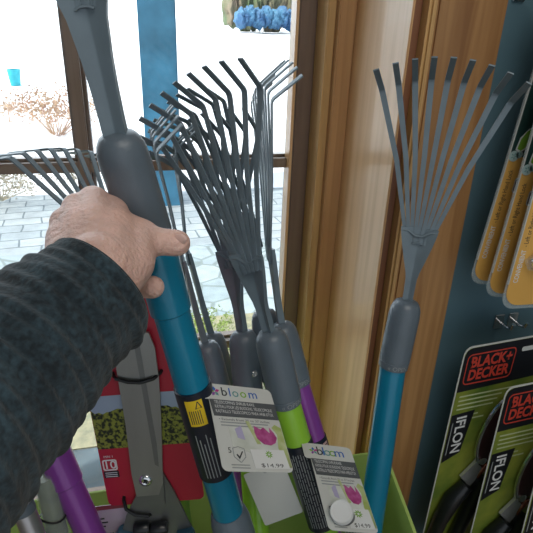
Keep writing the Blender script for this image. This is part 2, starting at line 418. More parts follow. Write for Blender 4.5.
# ------------------------------------------------------------------ cardboard display bin
BX0, BX1, BY1, BZT, BZF = -.30, 0, .655, 0, .60
pr = aty(385, 449, .655); pl = aty(82, 493, .655); BX1 = pr.x; BZT = (pr.z+pl.z)/2
BY0 = .22
root = thing('display_bin', ((BX0+BX1)/2, (BY0+BY1)/2, 0), 'lime green cardboard display bin below the window holding the garden tools', 'display bin')
T = .005
bm = NB(); box(bm, BX0, BX1, BY1-T, BY1, 0, BZT, .001); link('back_panel', bm, LIME, root, False)
bm = NB(); box(bm, BX0, BX1, BY0, BY0+T, 0, BZT-.14, .001); link('front_panel', bm, LIME, root, False)
for x in (BX0, BX1-T):
    bm = NB(); fr = Fr(Vector((x, BY0+T, 0)), Vector((0, 1, 0)), Vector((0, 0, 1)))
    L = BY1-BY0-2*T
    slab(bm, fr, [(0, 0), (L, 0), (L, BZT), (0, BZT-.14)], 0, T); 
    link('side_panel', bm, LIME, root, False)
bm = NB(); box(bm, BX0+T, BX1-T, BY0+T, BY1-T, BZF-.02, BZF-.012); link('floor_panel', bm, LIMEIN, root, False)

# ------------------------------------------------------------------ rakes
RT_, RF_, RS_ = .0182, .0212, .0196
def on_axis(p, a, py):
    lo, hi = -.5, 1.5
    f = lambda s: proj(p+a*s)[1]-py
    for _ in range(50):
        m_ = (lo+hi)/2
        if f(lo)*f(m_) <= 0: hi = m_
        else: lo = m_
    return (lo+hi)/2
def rake(colour, label, F0, F1, B, O, Tc, n0, w0, half=.085, sleeve=None, ring=None, length=None, tipn=.82, screw=False, bottom_grip=None, zend=None, pw=.047, nk=1, tipd=.62):
    f0, f1, b, o_, t_ = at(*F0), at(*F1), at(*B), at(*O), at(*Tc)
    ax = (b-f1).normalized()                        # downwards
    s_end = (f1.z-(zend or BZF+.012))/(-ax.z)
    base = f1+ax*s_end
    root = thing('garden_rake', base, label, 'rake', 'long-handled rakes in the display bin')
    # tube
    prof = [(0, RT_), (s_end-.004, RT_), (s_end, RT_-.004)]
    if ring is not None:
        sr = on_axis(f1, ax, ring); prof = [(0, RT_+.0018), (sr-.001, RT_+.0018), (sr+.001, RT_-.0004), (s_end-.004, RT_-.0004), (s_end, RT_-.005)]
    bm = NB(); lathe(bm, f1, ax, prof, 32); link('tube', bm, colour, root)
    toc = (CAM-f1).normalized()
    if sleeve:
        s0, s1 = on_axis(f1, ax, sleeve[0]), on_axis(f1, ax, sleeve[1])
        bm = NB(); lathe(bm, f1+ax*s0, ax, [(0, RT_), (.0005, RS_), (s1-s0-.0005, RS_), (s1-s0, RT_)], 40)
        sl = link('label_sleeve', bm, BLACKL, root)
        up = -ax; mid = f1+ax*(s0+s1)/2; Ls = s1-s0
        if sleeve[2] == 'warn':
            bm = NB(); y1 = Ls/2-.007; patch_wrap(bm, mid, up, RS_+.0001, toc, -.013, .005, y1-.032, y1); wl = link('warning_label', bm, YELLOW, sl)
            fx = -.004
            bm = NB()
            for q in range(6): patch_wrap(bm, mid, up, RS_+.0005, toc, -.011+q*.0022, -.0102+q*.0022, y1-.029, y1-.012)
            link('fine_print', bm, DARKTXT, wl)
            text_wrap('warning_symbol', '\u0394', .012, DARKTXT, wl, mid, up, RS_+.0006, toc, y1-.0065).location.x += 0
            x0, n_ = -.006, 5
            bm = NB()
            for q in range(5):
                L2 = Ls*(.50-.05*(q % 3)); patch_wrap(bm, mid, up, RS_+.0001, toc, x0-.006+q*.0036, x0-.0050+q*.0036, -Ls/2+.008, -Ls/2+.008+L2)
            link('fine_print', bm, GREYTXT, sl)
        else:
            bm = NB()
            for q in range(7):
                yy = -Ls/2+.008; r = random.Random(q)
                while yy < Ls/2-.014:
                    L2 = r.uniform(.006, .02); patch_wrap(bm, mid, up, RS_+.0001, toc, -.016+q*.0034, -.0150+q*.0034, yy, min(yy+L2, Ls/2-.01)); yy += L2+.002
            link('fine_print', bm, GREYTXT, sl)
            bm = NB(); patch_wrap(bm, mid, up, RS_+.0001, toc, .012, .0215, .004, Ls/2-.006)
            w_ = link('barcode_patch', bm, mat('pink_print', (.60, .42, .40), .5), sl)
            bm = NB()
            for q in range(22): patch_wrap(bm, mid, up, RS_+.0005, toc, .0135, .0205, .006+q*(Ls/2-.014)/22, .006+q*(Ls/2-.014)/22+.0007*(1+q % 2), .0001, 3)
            link('barcode', bm, DARKTXT, w_)
    # ferrule, rounded at the top, with a locking ring
    fa = (f1-f0); L = fa.length; fa.normalize(); g_ = RF_
    bm = NB(); lathe(bm, f0, fa, [(-.004, .007), (-.0035, .010), (-.001, g_*.70), (.004, g_*.86), (.011, g_*.96), (.022, g_), (L-.012, g_*1.0), (L-.0115, g_*.965), (L-.0105, g_*.965), (L-.010, g_*.99), (L, g_*.97), (L+.001, RT_)], 40)
    fe = link('grip_ferrule', bm, GREYPLA, root)
    text_wrap('print', '\u00AB OPEN', .0088, GREYTXT, fe, f1, -fa, g_*.995, (CAM-f1).normalized()+RT*.35, .0050)
    if screw:
        c = f0.lerp(f1, .55); d = (toc+RT*.55); d = (d-fa*d.dot(fa)).normalized()
        bm = NB(); lathe(bm, c+d*(g_-.002), d, [(0, .0045), (.0035, .0045), (.0042, .0038), (.0042, .002), (.0028, .0018), (.0028, .0005)], 20)
        link('screw', bm, CHROME, fe)
    if bottom_grip:
        s0 = on_axis(f1, ax, bottom_grip)
        bm = NB(); lathe(bm, f1+ax*s0, ax, [(-.004, RT_+.0004), (0, RT_+.003), (.012, .0235), (.04, .0245), (s_end-s0-.002, .0235), (s_end-s0, .02)], 36)
        link('end_grip', bm, GREYPLA, root)
    # head
    V = (t_-o_); Lt = V.length; V.normalize(); W = (w0-V*w0.dot(V)).normalized(); N = W.cross(V)
    if N.dot(n0) < 0: N = -N
    # neck and plate
    Vp = (o_-f0).normalized(); Lp = (o_-f0).length
    Wp = (W-Vp*W.dot(Vp)).normalized(); Np = Wp.cross(Vp)
    if Np.dot(N) < 0: Np = -Np
    bm = NB()
    pts, ws, ths = [], [], []
    for t, w_ in ((-.06, .0135*nk), (.12, .0135*nk), (.33, .0145*nk), (.42, .0175*nk), (.60, .028), (.78, .038), (.92, .0445), (1.0, pw)) if nk == 1 else ((-.06, .018), (.12, .0185), (.33, .020), (.5, .0225), (.75, .029), (1.0, pw)):
        pts.append(f0+Vp*Lp*t); ws.append(w_)
    ring = []
    for i, (p, w_) in enumerate(zip(pts, ws)):
        t = i/(len(pts)-1); th = .010*(1-t)+.004*t; cup = .12*w_
        sec = []
        for a in (-1, -.6, -.1, .1, .6, 1): sec.append(p+Wp*a*w_/2+Np*(th/2-(0 if abs(a) == 1 else .0)+cup*(a*a)*.6-(.0022*(abs(a) < .2))))
        for a in (1, .6, .1, -.1, -.6, -1): sec.append(p+Wp*a*w_/2+Np*(-th/2+cup*(a*a)*.6))
        ring.append([bm.verts.new(q) for q in sec])
    K = len(ring[0])
    for i in range(len(ring)-1):
        for k_ in range(K): bm.faces.new((ring[i][k_], ring[i][(k_+1) % K], ring[i+1][(k_+1) % K], ring[i+1][k_]))
    bm.faces.new(ring[0][::-1]); bm.faces.new(ring[-1])
    pl = link('head_plate', bm, GREYMET, root)
    # raised clasp ridge across the plate
    bm = NB(); q = [o_+Wp*pw*.5*a*(1-.02)-Vp*(.004+.006*(abs(a) < .3)) for a in (-1, -.6, -.2, .2, .6, 1)]
    tube(bm, [p+Np*.0035 for p in q], .0018, 8); link('clasp', bm, GREYMET, root)
    bm = NB(); c = f0+Vp*Lp*.80+Np*.0035
    tube(bm, [c-Wp*.007, c-Wp*.003+Vp*.0018, c+Wp*.003+Vp*.0018, c+Wp*.007], .0011, 6); link('embossed_mark', bm, GREYMET, root)
    NT = 9
    for i in range(NT):
        k_ = (i-(NT-1)/2)/((NT-1)/2)
        p0 = o_-V*.022+W*k_*.012+N*(.0012*(i % 2)); p1 = o_+W*k_*pw*.42+N*(.0012*(i % 2)); p2 = o_+V*(Lt*(1-.10*k_*k_))+W*k_*half
        pm = p1.lerp(p2, .5)-W*k_*.004+N*.002; d = (p2-pm).normalized()
        p3 = p2+(d*tipd+N*tipn).normalized()*.043
        wd = (W-d*W.dot(d)).normalized(); td = (p3-p2).normalized(); wt = wd
        bend = [p2-d*.007, p2-d*.003+td*.0002, p2-d*.0008+td*.0012, p2+td*.0035, p2+td*.008]
        path = [p0, p1, pm]+bend+[p3]; nns = []
        for q in range(len(path)):
            tg = (path[min(q+1, len(path)-1)]-path[max(q-1, 0)]).normalized(); w_ = (wd-tg*wd.dot(tg)).normalized(); nns.append(w_.cross(tg))
        bm = NB(); strip(bm, path, [.0040, .0048, .0062]+[.0070]*5+[.0068], wd, nns, .0019)
        link('tine', bm, GREYMET, root, False)
    return root
A_ = rake(BLUET, 'blue-tubed rake held in the hand, its head reaching out of the top of the photo', (117, 137, .430), (152, 243, .490), (222, 490, .615), (77, -28, .372), (44, -190, .33), camv(-.15, 0, 1), camv(1, 0, 0), sleeve=(384, 470, 'warn'), ring=310, bottom_grip=513, pw=.044, nk=1.35)
B_ = rake(GREENT, 'green-tubed rake in the middle with black label sleeve, nearest of the middle rakes', (270, 333, .665), (286, 402, .70), (322, 523, .745), (247, 254, .625), (203, 106, .625), camv(-.62, .1, .7), camv(.74, .06, .64), half=.087, sleeve=(440, 523, 'print'))
C_ = rake(PURPT, 'purple-tubed rake behind the middle green one, tine tips bent to the right', (281, 325, .775), (297, 384, .79), (313, 437, .805), (268, 246, .74), (259, 84, .68), camv(.96, .1, .26), camv(.15, -.12, .95), sleeve=(437, 520, 'print'))
D_ = rake(GREENT, 'green-tubed rake with a screw in its grey ferrule, left of the middle green one', (243, 333, .76), (249, 400, .775), (255, 500, .79), (230, 252, .73), (212, 140, .73), camv(-.5, .3, .8), camv(.68, .3, .66), screw=True)
J_ = rake(GREENT, 'green-tubed rake mostly hidden behind the middle green one', (264, 312, .80), (274, 378, .82), (295, 441, .845), (250, 236, .77), (188, 122, .77), camv(-.7, .1, .6), camv(.6, .2, .75))
E_ = rake(PURPT, 'rake with bare grey ferrule right of the held blue tube, head seen edge-on', (205, 344, .80), (220, 400, .815), (241, 490, .84), (180, 256, .74), (150, 131, .68), camv(.95, .1, .3), camv(.24, -.24, 1), half=.075)
K_ = rake(BLUET, 'rake hidden behind the edge-on one, only its grey shoulder showing', (211, 335, .85), (226, 400, .865), (246, 490, .905), (186, 250, .80), (173, 143, .78), camv(.93, .1, .35), camv(.22, -.24, 1), half=.06)
F_ = rake(LIME_T, 'rake on the left behind the hand, its tine tips bent to the left', (148, 310, .73), (160, 370, .76), (174, 480, .80), (118, 243, .67), (64, 148, .685), camv(-.9, .0, -.2), camv(.50, .12, -.86), tipd=.5)
G_ = rake(BLUET, 'upright blue-tubed rake at the right in front of the wooden casing', (407, 302, .735), (393, 366, .765), (377, 480, .81), (420, 228, .695), (448, 80, .635), camv(-.25, .1, 1), camv(.95, -.13, .22), half=.074, tipn=.80, tipd=.5)
H_ = rake(PURPT, 'purple-tubed tool at the bottom left under the sleeve', (-2, 325, .63), (14, 362, .635), (90, 533, .70), (-60, 250, .61), (-130, 160, .58), camv(-.6, .1, .7), camv(.6, -.4, .6), ring=482, sleeve=None)

# ------------------------------------------------------------------ bloom tags
def daisy(bm, fr, cx, cy, r, n, k=9, inner=.25, w=.16, n1=None):
    for i in range(k):
        a = 2*math.pi*i/k
        slab(bm, fr, rot2([(r*inner, -r*w*.5), (r*.6, -r*w), (r, 0), (r*.6, r*w), (r*inner, r*w*.5)], a, cx, cy), n, n1 or n+.0001)
def bloom_tag(label, TL, TR, BL, name='price_tag'):
    tl, tr = at(*TL), at(*TR); r_ = ray(*BL); o_ = CAM+r_*((tr-tl).dot(tl-CAM)/(tr-tl).dot(r_))
    w, h = (tr-tl).length, (tl-o_).length; print('TAG', w, h, (o_-CAM).dot(FW))
    fr = Fr(o_, tr-tl, tl-o_)
    root = thing(name, o_, label, 'tag', 'tulip price tags')
    H = h; hd = .80*H       # header starts
    bm = NB(); slab(bm, fr, rrect(0, 0, w, H, .006), -.0006, 0); 
    slab(bm, fr, rrect(-.008, hd, w*.9, H, .004), -.0003, .0003); card = link('card', bm, WHITEC, root, False)
    # charcoal band
    bm = NB(); slab(bm, fr, [(0.002, .60*H), (w*.995, .60*H), (w*.995, .80*H), (0.0, .80*H)], .0003, .0005); link('title_band', bm, DGREY, root, False)
    for i, (s, wd) in enumerate((('TELESCOPING SHRUB RAKE', .60), ('R\u00c2TEAU POUR LES BUISSONS, T\u00c9LESCOPIQUE', .86), ('RASTRILLO TELESC\u00d3PICO PARA ARBUSTOS', .86))):
        text('title', s, H*.052, WHITE, root, fr, w*(.06+wd/2), H*(.765-.055*i), .0007, width=w*wd, )
    text('small_text', '\u2022 Extends from 25 to 37 inches', H*.038, DGREY, root, fr, w*.46, H*.565, .0003, width=w*.75)
    bm = NB()
    for i in range(2): slab(bm, fr, [(w*.1, H*(.525-.035*i)), (w*(.8-.1*i), H*(.525-.035*i)), (w*(.8-.1*i), H*(.538-.035*i)), (w*.1, H*(.538-.035*i))], .0001, .0002)
    link('small_text', bm, GREYTXT, root, False)
    # photo of tulips
    bm = NB(); slab(bm, fr, [(w*.20, H*.26), (w*.98, H*.07), (w*.985, H*.50), (w*.20, H*.48)], .0001, .00025); link('photo', bm, PHOTOBG, root, False)
    bm = NB()
    for pts in ([(.86, .26), (.955, .05), (.99, .05), (.99, .50), (.90, .54), (.84, .50), (.90, .42)], [(.955, .05), (.99, .05), (.99, .2), (.955, .2)], [(.56, .30), (.62, .30), (.52, .56), (.46, .56)]):
        slab(bm, fr, [(a*w, b*H) for a, b in pts], .0003, .0004)
    link('printed_leaf', bm, LEAFP, root, False)
    bm = NB(); slab(bm, fr, [(w*.30, H*.36), (w*.40, H*.34), (w*.38, H*.50), (w*.28, H*.46)], .0003, .0004); link('printed_bud', bm, LILAC, root, False)
    bm = NB(); slab(bm, fr, [(w*a, H*b) for a, b in ((.58, .36), (.66, .30), (.76, .29), (.84, .32), (.88, .38), (.85, .44), (.80, .50), (.79, .43), (.71, .50), (.66, .47), (.57, .51), (.56, .43))], .0004, .0006)
    link('printed_tulip', bm, TULIP, root, False)
    # price sticker
    bm = NB(); slab(bm, fr, [(w*.45, H*.03), (w*.95, H*.035), (w*.93, H*.24), (w*.43, H*.235)], .0006, .0008); st = link('price_sticker', bm, WHITE, root, False)
    bm = NB(); daisy(bm, fr, w*.69, H*.185, H*.045, .0008); link('sticker_logo', bm, PGREEN, st, False)
    text('price', '$14.99', H*.058, DARKTXT, st, fr, w*.70, H*.063, .0009, width=w*.32)
    # guarantee shield with 5 and a tick
    bm = NB(); sh = [(.19, .24), (.27, .26), (.35, .24), (.35, .15), (.27, .09), (.19, .15)]
    for i in range(6):
        (a, b), (c_, d_) = sh[i], sh[(i+1) % 6]; p0, p1 = Vector((a*w, b*H)), Vector((c_*w, d_*H)); q = (p1-p0).normalized(); q = Vector((-q.y, q.x))*.0004
        slab(bm, fr, [tuple(p0-q), tuple(p1-q), tuple(p1+q), tuple(p0+q)], .0003, .0004)
    link('shield_outline', bm, GREYTXT, root, False)
    bm = NB(); slab(bm, fr, [(w*.225, H*.17), (w*.26, H*.125), (w*.325, H*.205), (w*.31, H*.21), (w*.262, H*.152), (w*.238, H*.18)], .0004, .0006); link('tick_mark', bm, DARKTXT, root, False)
    text('warranty_number', '5', H*.085, DARKTXT, root, fr, w*.145, H*.215, .0003)
    bm = NB()
    for i in range(2): slab(bm, fr, [(w*.13, H*(.03+.03*i)), (w*.38, H*(.03+.03*i)), (w*.38, H*(.04+.03*i)), (w*.13, H*(.04+.03*i))], .0003, .0004)
    link('small_text', bm, GREYTXT, root, False)
    # logo
    hx = w*.10; cy = (hd+H)/2
    cols = (MAGENTA, PBLUE, PGREEN, PURPT, TEAL)
    for i in range(5):
        bm = NB(); a = 2*math.pi*i/5+.4; slab(bm, fr, rot2([(.0008, -.0005), (.0035, -.0018), (.0062, 0), (.0035, .0018), (.0008, .0005)], a, hx, cy), .0003, .0005); link('logo_petal', bm, cols[i], root, False)
    for ch, x, m_ in (('b', .24, DARKTXT), ('l', .325, PBLUE), ('o', .41, TEAL), ('o', .53, PGREEN), ('m', .68, PBLUE)):
        text('logo_letter', ch, H*.155, m_, root, fr, w*x, cy+H*.002, .0004, bold=.00012)
    return root
bloom_tag('upper price tag with pink tulip, lying against the black sleeve of the held rake', (206, 383, .560), (270, 390, .597), (223, 471))
bloom_tag('lower price tag with pink tulip, leaning right of the middle green tube', (307, 443, .70), (350, 448, .715), (329, 530))

# blank white card
fr = Fr(at(268, 525, .745), at(303, 512, .745)-at(268, 525, .745), at(258, 466, .72)-at(268, 525, .745))
root = thing('blank_tag', fr.o, 'blank white back of a card between the green tubes below the upper tag', 'tag')
bm = NB(); slab(bm, fr, rrect(-.004, 0, .052, .088, .003), -.0006, 0); link('card', bm, WHITEC, root, False)
bm = NB(); 
for a, b in ((.002, .006),): slab(bm, fr, rrect(.022, .079, .028, .085, .0028), 0, .0002)
link('hang_hole', bm, GREYTXT, root, False)
# white capped black tube
c0 = at(341, 511, .60); ax = camv(-.25, .62, .74)
root = thing('capped_tube', c0-ax*.11, 'short black tube with a round white cap in front of the lower tulip tag', 'tube')
bm = NB(); lathe(bm, c0-ax*.11, ax, [(0, 0.0120), (.1, 0.0123), (.1, 0.0120)], 32); link('body', bm, BLACKL, root)
bm = NB(); lathe(bm, c0-ax*.0098, ax, [(0, 0.0123), (.0005, 0.0128), (.0085, 0.0128), (.0098, 0.0120), (.0098, .0102), (.0094, 0.0099)], 36); link('white_cap', bm, WHITE, root)
bm = NB()
for q in range(5): patch_wrap(bm, c0-ax*.05, ax, 0.0123, camv(.3, -.3, 1), -.008+q*.003, -.007+q*.003, -.02, .025)
link('fine_print', bm, GREYTXT, root)

# ------------------------------------------------------------------ hedge shears on a red card
fr = Fr(at(109, 506, .735), at(203, 499, .735)-at(109, 506, .735), at(77, 300, .642)-at(109, 506, .735))
cw = (at(203, 499, .735)-at(109, 506, .735)).length
def loc2(px, py):
    """card-plane coordinates of a measured point"""
    r = ray(px, py); t = (fr.o-CAM).dot(fr.n)/r.dot(fr.n); q = CAM+r*t-fr.o; return (q.dot(fr.u), q.dot(fr.v))
chh = loc2(180, 256)[1]
root = thing('hedge_shears', fr.o, 'grey bladed hedge shears tied to a red card with a hedge photo', 'hedge shears')
bm = NB(); slab(bm, fr, rrect(0, 0, cw+.002, chh, .008), -.0012, 0); card = link('backing_card', bm, RED, root, False)
v0, v1 = loc2(145, 446)[1], loc2(145, 395)[1]
bm = NB(); slab(bm, fr, [(.0005, v0), (cw+.0015, v0), (cw+.0015, v1-.014), (.0005, v1-.014)], 0, .0003); link('hedge_photo', bm, HEDGE, card, False)
bm = NB(); ts = []
n_ = 26
top = [(cw*i/n_+.0005, v1-.0165-.004*abs(math.sin(i*1.7))-.003*math.sin(i*.6)) for i in range(n_+1)]
slab(bm, fr, top+[(cw+.0015, v1+.003), (.0005, v1+.003)], .0001, .0005); link('sky_photo', bm, SKYC, card, False)
# warranty badge
u_, v_ = loc2(110, 465); 
bm = NB(); o2 = rrect(u_-.0095, v_-.0085, u_+.0095, v_+.0085, .003); i2 = rrect(u_-.0078, v_-.0068, u_+.0078, v_+.0068, .0022)
for i in range(len(o2)): 
    j = (i+1) % len(o2); slab(bm, fr, [o2[i], o2[j], i2[j], i2[i]], 0, .0005)
link('badge_outline', bm, WHITE, card, False)
text('badge_number', '10', .0175, WHITE, card, fr, u_, v_-.0003, .0004, bold=.0002)
text('badge_text', 'MIN 1', .005, WHITE, card, fr, u_, v_+.013, .0004)
bm = NB(); slab(bm, fr, rrect(u_-.010, v_-.020, u_+.010, v_-.0095, .001), 0, .0004); link('badge_footer', bm, BLACKC, card, False)
bm = NB()
for i in range(3): slab(bm, fr, [(u_-.008, v_-.0125-.003*i), (u_+.008, v_-.0125-.003*i), (u_+.008, v_-.0115-.003*i), (u_-.008, v_-.0115-.003*i)], .0005, .0006)
link('badge_text', bm, WHITE, card, False)
def poly_px(name, pts, n0, n1, m, parent=root):
    bm = NB(); slab(bm, fr, [loc2(*p) for p in pts], n0, n1); return link(name, bm, m, parent, False)
poly_px('blade', [(118, 325), (127, 325), (150, 330), (156, 345), (160, 375), (162, 410), (163, 440), (164, 478), (160, 490), (138, 492), (133, 470), (127, 420), (122, 390), (118, 365)], .005, .009, BLADE)
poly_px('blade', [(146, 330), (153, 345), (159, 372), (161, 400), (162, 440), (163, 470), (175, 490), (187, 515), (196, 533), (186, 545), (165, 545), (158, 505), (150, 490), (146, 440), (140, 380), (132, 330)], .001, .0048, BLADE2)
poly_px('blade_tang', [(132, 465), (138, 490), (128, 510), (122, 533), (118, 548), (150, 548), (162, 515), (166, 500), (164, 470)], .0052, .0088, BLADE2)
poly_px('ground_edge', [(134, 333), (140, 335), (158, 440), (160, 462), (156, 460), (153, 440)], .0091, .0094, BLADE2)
c = loc2(147, 475.5)
bm = NB(); lathe(bm, fr(c[0], c[1], .009), fr.n, [(0, .0085), (.0015, .0088), (.003, .0078), (.004, .0045), (.0035, .0035)], 28); bo = link('pivot_bolt', bm, CHROME, root)
bm = NB(); slab(bm, fr, rot2([(-.003, -.0006), (.003, -.0006), (.003, .0006), (-.003, .0006)], .5, *c), .0130, .0134); slab(bm, fr, rot2([(-.0006, -.003), (.0006, -.003), (.0006, .003), (-.0006, .003)], .5, *c), .0130, .0135); link('bolt_slot', bm, DARKTXT, bo, False)
def F3(px, py, n): return fr(*loc2(px, py), n)
bm = NB(); tube(bm, [F3(113, 373, -.001), F3(113.5, 373, .004), F3(118, 374, .0115), F3(130, 377, .0125), F3(142, 377.5, .0125), F3(155, 374, .0115), F3(161, 371, .004), F3(161.5, 370.5, -.001)], .0024, 8); link('cable_tie', bm, TIE, root)
bm = NB(); tube(bm, [F3(124, 497, -.001), F3(124.5, 498, .004), F3(128, 503, .0115), F3(137, 508, .0125), F3(150, 509, .0125), F3(153, 511, .004)], .0024, 8); link('cable_tie', bm, TIE, root)
for cx in (145, 162):
    bm = NB(); p0, p1 = F3(cx-9, 521, .014), F3(cx+7, 519.5, .014); d = p1-p0; lathe(bm, p0, d, [(0, .006), (.001, .008), (.004, .009), (d.length-.003, .009), (d.length, .007)], 20); link('stop_bumper', bm, BLACKP, root)
for pts in (((127, 528), (122, 545), (112, 600), (108, 660)), ((186, 528), (194, 548), (205, 590), (212, 650))):
    bm = NB(); q = [F3(px, py, .008) for px, py in pts]; tube(bm, q, [.011, .0125, .0125, .011], 20); link('handle', bm, BLACKP, root)
    bm = NB(); tube(bm, [q[0]+(q[0]-q[1]).normalized()*.004, q[0]+(q[1]-q[0]).normalized()*.004], [.0112, .0128], 20); link('handle_collar', bm, mat('collar_blue', (.03, .10, .16), .3), root)

# second card back at lower left with barcode
f2 = Fr(at(94, 560, .76), at(128, 556, .76)-at(94, 560, .76), at(84, 498, .74)-at(94, 560, .76))
root = thing('boxed_tool_card', f2.o, 'pale mauve card back with barcode and maroon top edge, left of the red card', 'package')
bm = NB(); slab(bm, f2, rrect(0, -.03, .06, .083, .003), -.0008, 0); link('card', bm, mat('mauve_card', (.46, .40, .46), .6, var=.05), root, False)
bm = NB(); slab(bm, f2, [(0.001, .0765), (.059, .0765), (.059, .0825), (0.001, .0825)], 0, .0004); link('maroon_edge', bm, mat('maroon_print', (.22, .04, .05), .6), root, False)
for i, (a, b, L) in enumerate(((.006, .062, .020), (.006, .056, .024), (.010, .050, .016))):
    bm = NB(); slab(bm, f2, [(a, b), (a+L, b), (a+L, b+.002), (a, b+.002)], 0, .0003); link('small_text', bm, DARKTXT, root, False)
bm = NB(); xx = .008; r = random.Random(2)
while xx < .034:
    w_ = r.choice((.0006, .0011, .0017)); slab(bm, f2, [(xx, .012), (xx+w_, .012), (xx+w_, .040), (xx, .040)], 0, .0003); xx += w_+.0009
link('barcode', bm, DARKTXT, root, False)

# clear plastic bag with drawstring, and silver tube, bottom left
p0, p1 = at(45, 478, .66), at(64, 560, .70)
root = thing('clear_tube_pack', p1, 'clear plastic wrapped tool with a black tie left of the purple tube', 'package')
ax = p1-p0
bm = NB(); lathe(bm, p0, ax, [(0, .009), (.01, .012), (ax.length, .013)], 20); link('inner_tool', bm, mat('olive_tool', (.26, .30, .17), .4, scale=25, c2=(.12, .14, .10)), root)
bm = NB(); lathe(bm, p0-ax*.04, ax, [(0, .010), (.012, .014), (ax.length, .0155)], 20); link('plastic_wrap', bm, FILM, root)
bm = NB(); u, w_, a_ = basis(ax); c = p0+ax*.42
tube(bm, [c+(u*math.cos(t)+w_*math.sin(t))*.0165+a_*.003*math.sin(t*2) for t in [2*math.pi*k/20 for k in range(21)]], .0013, 6); link('tie', bm, TIE, root)
p0, p1 = at(20, 500, .60), at(44, 560, .62)
root = thing('silver_tube', p1, 'silver metal tube at the bottom left corner under the sleeve', 'tube')
bm = NB(); lathe(bm, p0, p1-p0, [(0, .010), (.002, .012), ((p1-p0).length+.08, .012)], 28); link('tube', bm, mat('brushed_silver', (.5, .5, .52), .3, .8), root)
bm = NB(); lathe(bm, p0+(p1-p0)*.05, p1-p0, [(0, .0124), (.003, .0129), (.010, .0129), (.012, .0124)], 28); link('collar', bm, GREYPLA, root)

# ------------------------------------------------------------------ packages on the blue wall
def hook(px, py, yend, label):
    e = aty(px, py, yend); root = thing('peg_hook', Vector((e.x, YC+.012, e.z)), label, 'hook', 'chrome peg hooks')
    bm = NB(); tube(bm, [Vector((e.x, YC+.012, e.z)), Vector((e.x, yend+.01, e.z)), Vector((e.x, yend, e.z+.004)), Vector((e.x, yend-.004, e.z+.014))], .0026, 12); link('rod', bm, CHROME, root)
    bm = NB(); box(bm, e.x-.009, e.x+.009, YC+.008, YC+.0118, e.z-.014, e.z+.014, .001); link('mounting_plate', bm, CHROME, root, False)
def card_frame(TL, BL, y):
    a, b = aty(*TL, y), aty(*BL, y); v = a-b; return Fr(b, Vector((v.z, 0, -v.x)), v), v.length
def orange_pack(y, TL, BL, label, knob):
    f, L = card_frame(TL, BL, y); root = thing('orange_tool_pack', f.o, label, 'package', 'orange tool cards on the blue wall')
    w_, H = .105, L+.12; yo = -.006
    bm = NB(); slab(bm, f, rrect(-.0035, yo-.014, w_+.0035, H, .022, 8), -.0010, -.0002); link('blister_backing', bm, FILM, root, False)
    ob = .50*L
    bm = NB(); out = [(0, .62*L)]+[p for p in rrect(0, yo-.008, w_, .4*L, .024, 8) if p[1] < .1*L+.02]; 
    cr = [p for p in rrect(0, yo-.008, w_, H, .024, 8) if p[1] < .3*L]
    half1 = [p for p in cr if p[0] >= w_/2]; half2 = [p for p in cr if p[0] < w_/2]
    lower = half2+half1
    slab(bm, f, lower+[(w_, .60*L), (0, .64*L)], 0, .0006); link('orange_panel', bm, ORANGE, root, False)
    bm = NB(); slab(bm, f, [(0, .64*L), (w_, .60*L), (w_, H-.004), (.004, H), (0, H-.004)], 0, .0006); link('green_panel', bm, PACKTOP, root, False)
    bm = NB()
    slab(bm, f, [(-.0016, .02), (0, .02), (0, H), (-.0016, H)], -.0002, .0010); link('card_rim', bm, WHITEC, root, False)
    text('print', 'CONVENIENT', .0105, WHITE, root, f, .0095, .175*L, .0008, math.pi/2, bold=.0002, width=.185*L)
    text('print', '- Left or Right Hand Lock', .0100, DARKTXT, root, f, .0095, .425*L, .0008, math.pi/2, width=.28*L)
    # leaf with rosette badge
    bm = NB(); c = (.013, .70*L)
    slab(bm, f, rot2([(-.006, -.010), (.002, -.013), (.009, -.006), (.012, .008), (.010, .026), (.002, .020), (-.006, .006)], -.12, *c), .0008, .0011); link('leaf_badge', bm, WHITE, root, False)
    bm = NB(); slab(bm, f, rot2([(-.004, -.008), (.002, -.010), (.007, -.005), (.010, .008), (.008, .022), (.001, .017), (-.004, .005)], -.12, *c), .0012, .0014); link('leaf_badge', bm, PGREEN, root, False)
    for cx, cy, r in ((.006, .635*L, .0075), (.014, .645*L, .005)):
        bm = NB(); slab(bm, f, [(cx+r*math.cos(t), cy+r*math.sin(t)) for t in [2*math.pi*k/20 for k in range(20)]], .0014, .0017); link('round_badge', bm, mat('pale_teal', (.40, .55, .55), .5), root, False)
        bm = NB(); daisy(bm, f, cx, cy, r*.7, .0017, 5); link('badge_mark', bm, TEAL, root, False)
    bm = NB(); o2 = rrect(.020, .45*L, .042, .53*L, .004); slab(bm, f, o2, .0007, .0009); link('product_inset', bm, WHITEC, root, False)
    bm = NB(); slab(bm, f, rrect(.0215, .458*L, .0405, .522*L, .003), .0010, .0012); link('product_inset_photo', bm, MAROON, root, False)
    if knob:
        bm = NB(); tube(bm, [f(.024, .050, .006), f(.038, .057, .010), f(.075, .072, .010), f(.098, .09, .010)], [.004, .009, .010, .009], 18); link('tool_handle', bm, YELLOW, root)
        bm = NB(); tube(bm, [f(.020, .058, .006), f(.034, .067, .010), f(.070, .085, .010)], [.003, .007, .007], 16); link('tool_head', bm, CHROME, root)
        bm = NB(); tube(bm, [f(.018, .050, .002), f(.034, .061, .012), f(.082, .082, .014), f(.1, .1, .010)], [.008, .016, .017, .012], 18); link('blister', bm, FILM, root)
orange_pack(.640, (533, 78), (474, 272), 'orange and dark green tool card, rearmost of the three overlapping on the blue wall', False)
orange_pack(.610, (545, 92), (489, 285), 'orange and dark green tool card, middle of the three overlapping on the blue wall', False)
orange_pack(.580, (560, 100), (505, 297), 'orange tool card nearest the viewer, with a yellow and silver tool in its blister', True)

